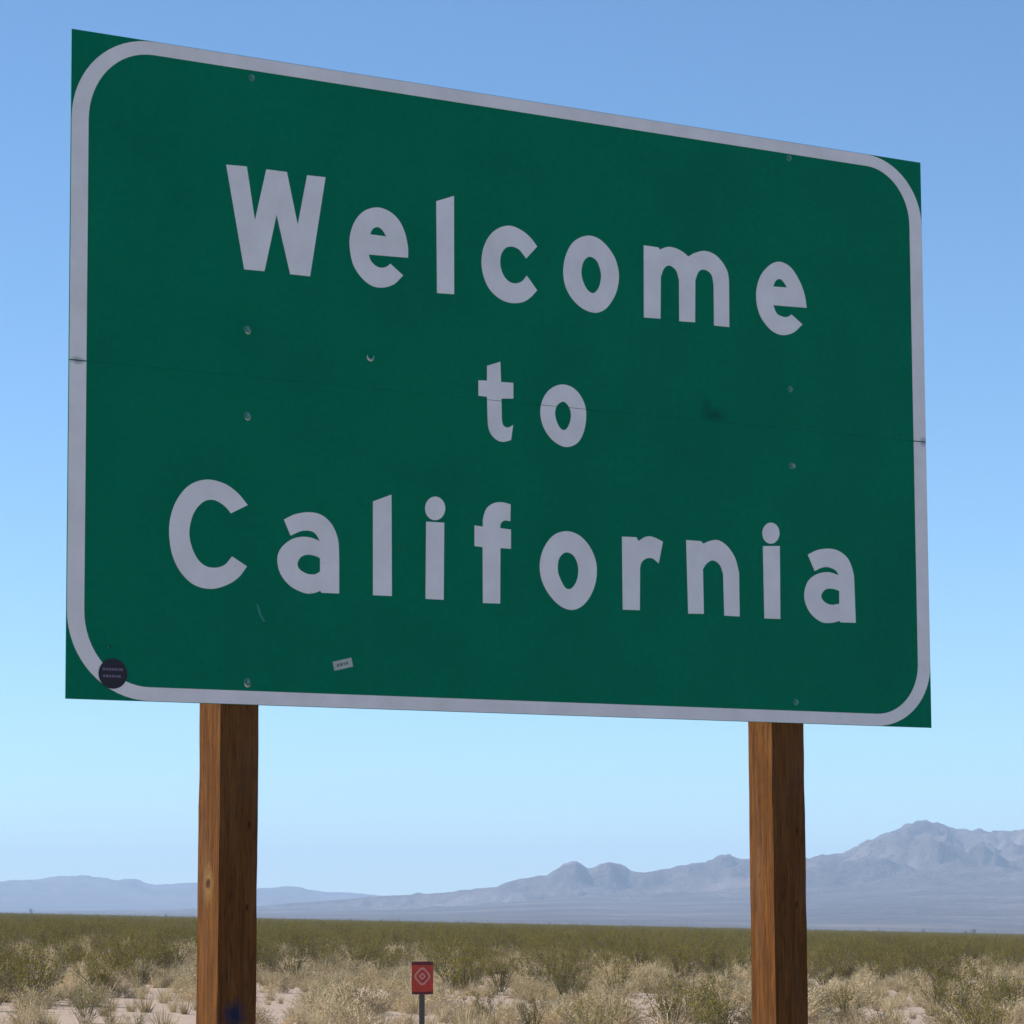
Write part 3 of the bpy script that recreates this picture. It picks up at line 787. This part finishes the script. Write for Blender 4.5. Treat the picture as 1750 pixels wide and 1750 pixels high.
def patch(x, y):
    return noise.noise((x * 0.07, y * 0.035, 4.2)) + 0.5 * noise.noise((x * 0.2, y * 0.09, 1.2))
def col(px, y): return (px - 875) / 5833.75 * y

# singled-out plants
def named(name, var, px, y, sc, label, cat, sz=1.0, group=None):
    return plant(name, var, col(px, y), y, sc, random.uniform(0, 6), label, cat, group, sz)
ycre = []
for s, l in (CREO[0], CREO[3]):
    l2 = l.copy(); l2.materials.clear(); l2.materials.append(YGREEN); ycre.append((s, l2))
dcre = []
l2 = CREO[1][1].copy(); l2.materials.clear(); l2.materials.append(DARKLEAF); dcre = (CREO[1][0], l2)
named('small_shrub', ycre[0], 148, 50.0, 0.42, 'small upright yellow green shrub in the bare patch left of the knotty post', 'shrub', 1.3)
named('small_shrub', ycre[1], 236, 48.0, 0.26, 'tiny bright green shrub at the bottom edge beside the knotty post', 'shrub', 0.9)
named('creosote_bush', CREO[2], 55, 58.0, 0.95, 'dark olive bush at the far left edge of the brush', 'bush')
named('creosote_bush', CREO[4], 905, 50.0, 0.45, 'low olive bush right of the red marker plate', 'bush')
named('creosote_bush', CREO[5], 1625, 66.0, 0.85, 'tall olive bush midway between the chipped post and the right edge', 'bush')
named('creosote_bush', CREO[0], 1205, 49.0, 0.62, 'low olive bush just left of the chipped post', 'bush')
named('creosote_bush', dcre, 803, 900.0, 1.45, 'lone dark bush standing on the horizon above the red marker', 'bush')

def ocotillo(seed, h):
    rg = np.random.default_rng(seed + 90); P = []; D = []
    for i in range(9):
        az = rg.uniform(0, 2 * np.pi); t = rg.uniform(0.05, 0.45)
        d = np.array([math.cos(az) * math.sin(t), math.sin(az) * math.sin(t), math.cos(t)]); p = np.zeros(3)
        for k in range(5):
            st = d * h / 5 * rg.uniform(0.8, 1.1); P.append(p.copy()); D.append(st); p = p + st; d = unit(d + rg.normal(size=3) * 0.1)
    P = np.array(P); D = np.array(D)
    V, F = blades(P, D, 0.035, rg); V2, F2 = blades(P, D, 0.035, rg)
    me = mesh_np('stems', np.concatenate([V, V2]), np.concatenate([F, F2 + len(V)])); me.materials.append(BARK)
    Q = (P[:, None] + D[:, None] * rg.uniform(0, 1, (len(P), 10, 1)) + rg.normal(size=(len(P), 10, 3)) * 0.05).reshape(-1, 3)
    LV, LF = leaves(Q, 0.07, rg)
    lf = mesh_np('foliage', LV, LF); lf.materials.append(DARKLEAF)
    return me, lf
OCO = [ocotillo(i, 2.6) for i in range(3)]
for px, y, sc, v, lab in ((1571, 1150, 1.0, 0, 'tall thin shrub breaking the horizon right of the chipped post, nearest to it'),
                          (1640, 1200, 0.9, 1, 'thin shrub on the horizon, left one of the close pair near the right edge'),
                          (1655, 1150, 1.15, 2, 'thin shrub on the horizon, right one of the close pair near the right edge'),
                          (1748, 900, 1.6, 0, 'tall thin shrub on the horizon cut by the right edge'),
                          (55, 1300, 1.3, 1, 'tall thin shrub on the horizon near the left edge'),
                          (283, 1200, 0.9, 2, 'small thin shrub on the horizon just left of the knotty post'),
                          (935, 1300, 0.9, 1, 'small thin shrub on the horizon between the two posts')):
    named('thin_shrub', OCO[v], px, y, sc, lab, 'shrub')

# scattered shrubs: nearest 300 of each as things, the rest as one mass
def field(n, y0, y1, spread, keep):
    out = []
    while len(out) < n:
        y = math.sqrt(random.uniform(y0 * y0, y1 * y1))
        x = random.uniform(-1, 1) * (HALF * spread * y + 2)
        if keep(x, y): out.append((x, y))
    return sorted(out, key=lambda p: p[1])
BARE = [(col(190, 50), 50, 2.0), (col(590, 49), 49, 0.8), (col(120, 49), 49, 1.6), (col(840, 66), 66, 1.5)]
OLIVE = [(col(40, 64), 64, 1.6), (col(230, 95), 95, 3.0), (col(1640, 72), 72, 1.3), (col(1190, 55), 55, 1.0), (col(880, 58), 58, 0.9)]
def not_bare(x, y):
    return all((x - a) ** 2 + ((y - b) * 0.35) ** 2 > r * r for a, b, r in BARE)
def keep_creo(x, y):
    if not not_bare(x, y): return False
    d = 0.16 if y < 90 else 0.16 + min(1, (y - 90) / 70) * 0.9
    d *= 0.5 + 0.9 * max(0, patch(x, y) + 0.45)
    for a, b, r in OLIVE:
        if (x - a) ** 2 + ((y - b) * 0.35) ** 2 < r * r: d += 0.55
    return random.random() < d
def keep_burs(x, y):
    if not not_bare(x, y): return random.random() < 0.10
    d = 1.0 if y < 110 else max(0.12, 1 - (y - 110) / 60)
    d *= 0.75 - 0.5 * patch(x, y)
    return random.random() < d
near_c = field(700, 46, 175, 1.25, keep_creo)
near_b = field(1120, 45.5, 170, 1.2, keep_burs)
def in_view(x, y):
    c = x / y * 5833.75 + 875
    return 5 < c < 1745 and not (345 < c < 430) and not (1290 < c < 1372)
def split(pts, n):
    pts = sorted(pts, key=lambda p: p[1])
    seen = [p for p in pts if in_view(*p)][:n]
    s = set(seen)
    return seen, [p for p in pts if p not in s]
def zone(x, y):
    c = x / y * 5833.75 + 875
    if c < 390: a = 'left of the post with the blue smear'
    elif c < 721: a = 'between the smeared post and the red marker'
    elif c < 1330: a = 'between the red marker and the chipped post'
    else: a = 'right of the chipped post'
    return a, ('at the bottom edge' if y < 55 else 'farther back' if y > 72 else 'in the middle rows')
things_c, rest_c = split(near_c, 250)
things_b, rest_b = split(near_b, 280)
for i, (x, y) in enumerate(things_c):
    a, b = zone(x, y)
    plant('creosote_bush', CREO[i % 6], x, y, random.uniform(0.45, 0.7) + min(0.25, max(0, (y - 55) / 120)), random.uniform(0, 6.28),
          'olive bush ' + b + ', ' + a, 'bush', 'olive bushes ' + b + ' ' + a, random.uniform(0.85, 1.15))
for i, (x, y) in enumerate(things_b):
    a, b = zone(x, y)
    plant('bursage_clump', BURS[i % 6], x, y, random.uniform(0.5, 1.15), random.uniform(0, 6.28),
          'pale dry clump ' + b + ', ' + a, 'dry bush', 'pale dry clumps ' + b + ' ' + a, random.uniform(0.8, 1.15))

def mass(name, label, pts, scales, variants, mats_objs):
    """one object: points with an instance of one of the given shapes on each"""
    n = len(pts)
    V = np.array([(x, y, gz(x, y) - 0.02) for x, y in pts]) if n < 8000 else np.column_stack([pts, ground_z(pts[:, 0], pts[:, 1]) - 0.02])
    me = bpy.data.meshes.new(name)
    me.vertices.add(n); me.vertices.foreach_set('co', V.astype(np.float32).ravel())
    a = me.attributes.new('size', 'FLOAT', 'POINT'); a.data.foreach_set('value', np.asarray(scales, np.float32))
    a = me.attributes.new('turn', 'FLOAT', 'POINT'); a.data.foreach_set('value', rng.uniform(0, 6.28, n).astype(np.float32))
    a = me.attributes.new('kind_index', 'INT', 'POINT'); a.data.foreach_set('value', rng.integers(0, len(mats_objs), n).astype(np.int32))
    o = link_mesh(name, me)
    tag(o, label, None, None, 'stuff')
    ng = bpy.data.node_groups.new(name + '_scatter', 'GeometryNodeTree')
    ng.interface.new_socket('Geometry', in_out='INPUT', socket_type='NodeSocketGeometry')
    ng.interface.new_socket('Geometry', in_out='OUTPUT', socket_type='NodeSocketGeometry')
    N = ng.nodes; L = ng.links
    gi = N.new('NodeGroupInput'); go = N.new('NodeGroupOutput')
    jo = N.new('GeometryNodeJoinGeometry')
    def attr(nm, ty):
        q = N.new('GeometryNodeInputNamedAttribute'); q.data_type = ty; q.inputs['Name'].default_value = nm
        return q.outputs['Attribute']
    sz = attr('size', 'FLOAT'); tn = attr('turn', 'FLOAT'); ki = attr('kind_index', 'INT')
    cv = N.new('ShaderNodeCombineXYZ'); L.new(tn, cv.inputs['Z'])
    for k, obs in enumerate(mats_objs):
        cmp_ = N.new('FunctionNodeCompare'); cmp_.data_type = 'INT'; cmp_.operation = 'EQUAL'
        ins = [s for s in cmp_.inputs if s.type == 'INT']
        L.new(ki, ins[0]); ins[1].default_value = k
        j2 = N.new('GeometryNodeJoinGeometry')
        for ob in obs:
            oi = N.new('GeometryNodeObjectInfo'); oi.transform_space = 'ORIGINAL'
            oi.inputs['Object'].default_value = ob
            L.new(oi.outputs['Geometry'], j2.inputs[0])
        ip = N.new('GeometryNodeInstanceOnPoints')
        L.new(gi.outputs[0], ip.inputs['Points']); L.new(cmp_.outputs['Result'], ip.inputs['Selection'])
        L.new(j2.outputs[0], ip.inputs['Instance']); L.new(cv.outputs[0], ip.inputs['Rotation']); L.new(sz, ip.inputs['Scale'])
        L.new(ip.outputs[0], jo.inputs[0])
    L.new(jo.outputs[0], go.inputs[0])
    md = o.modifiers.new('scatter', 'NODES'); md.node_group = ng
    return o
def by_mesh(me): return next(o for o in bpy.data.objects if o.data is me)
creo_src = [(by_mesh(s), by_mesh(l)) for s, l in CREO]
burs_src = [(by_mesh(s), by_mesh(l)) for s, l in BURS]

rest = np.array(rest_c)
N2 = 15000
yy = np.sqrt(rng.uniform(170 ** 2, 620 ** 2, N2)); xx = rng.uniform(-1, 1, N2) * (HALF * 1.3 * yy)
N3 = 42000
y3 = np.sqrt(rng.uniform(600 ** 2, 2300 ** 2, N3)); x3 = rng.uniform(-1, 1, N3) * (HALF * 1.25 * y3)
P = np.concatenate([rest, np.column_stack([xx, yy]), np.column_stack([x3, y3])])
mass('far_brush', 'olive brush covering the plain out to the horizon', P, np.concatenate([rng.uniform(0.6, 1.0, len(rest)), rng.uniform(0.55, 1.05, N2), rng.uniform(0.6, 1.1, N3) * np.where(rng.uniform(size=N3) < 0.02, 1.45, 1.0)]), None, creo_src)
restb = np.array(rest_b)
N4 = 2500
y4 = np.sqrt(rng.uniform(150 ** 2, 330 ** 2, N4)); x4 = rng.uniform(-1, 1, N4) * (HALF * 1.25 * y4)
P = np.concatenate([restb, np.column_stack([x4, y4])])
mass('dry_brush', 'pale dry brush filling the plain behind the nearest clumps', P, rng.uniform(0.55, 1.4, len(P)), None, burs_src)
tf = link_mesh('dry_grass', tuft(1))
tf.location = (col(150, 47), 47, gz(col(150, 47), 47) - 0.01)
tag(tf, 'small straw tuft on the bare soil near the bottom left corner', 'grass tuft')
y5 = np.sqrt(rng.uniform(44 ** 2, 130 ** 2, 1500)); x5 = rng.uniform(-1, 1, 1500) * (HALF * 1.2 * y5 + 1)
mass('dry_grass', 'straw coloured dry grass tufts between the bushes', np.column_stack([x5, y5]), rng.uniform(0.5, 1.3, 1500), None, [(tf,)])

# ------------------------------------------------------------------ haze
bm = bmesh.new()
bmesh.ops.create_cube(bm, size=1)
for v in bm.verts:
    v.co = Vector((v.co.x * 9800, -60 + (v.co.y + 0.5) * 13800, -230 + (v.co.z + 0.5) * 470))
me = bpy.data.meshes.new('haze'); bm.to_mesh(me); bm.free()
hm = bpy.data.materials.new('haze_air'); hm.use_nodes = True
nt = hm.node_tree; nt.nodes.clear()
ho = nt.nodes.new('ShaderNodeOutputMaterial'); pv = nt.nodes.new('ShaderNodeVolumePrincipled')
pv.inputs['Color'].default_value = (0.56, 0.75, 1.0, 1)
pv.inputs['Density'].default_value = 1.05e-4
pv.inputs['Anisotropy'].default_value = 0.0
nt.links.new(pv.outputs[0], ho.inputs['Volume'])
hz = link_mesh('haze', me, None, [hm])
tag(hz, kind='stuff')
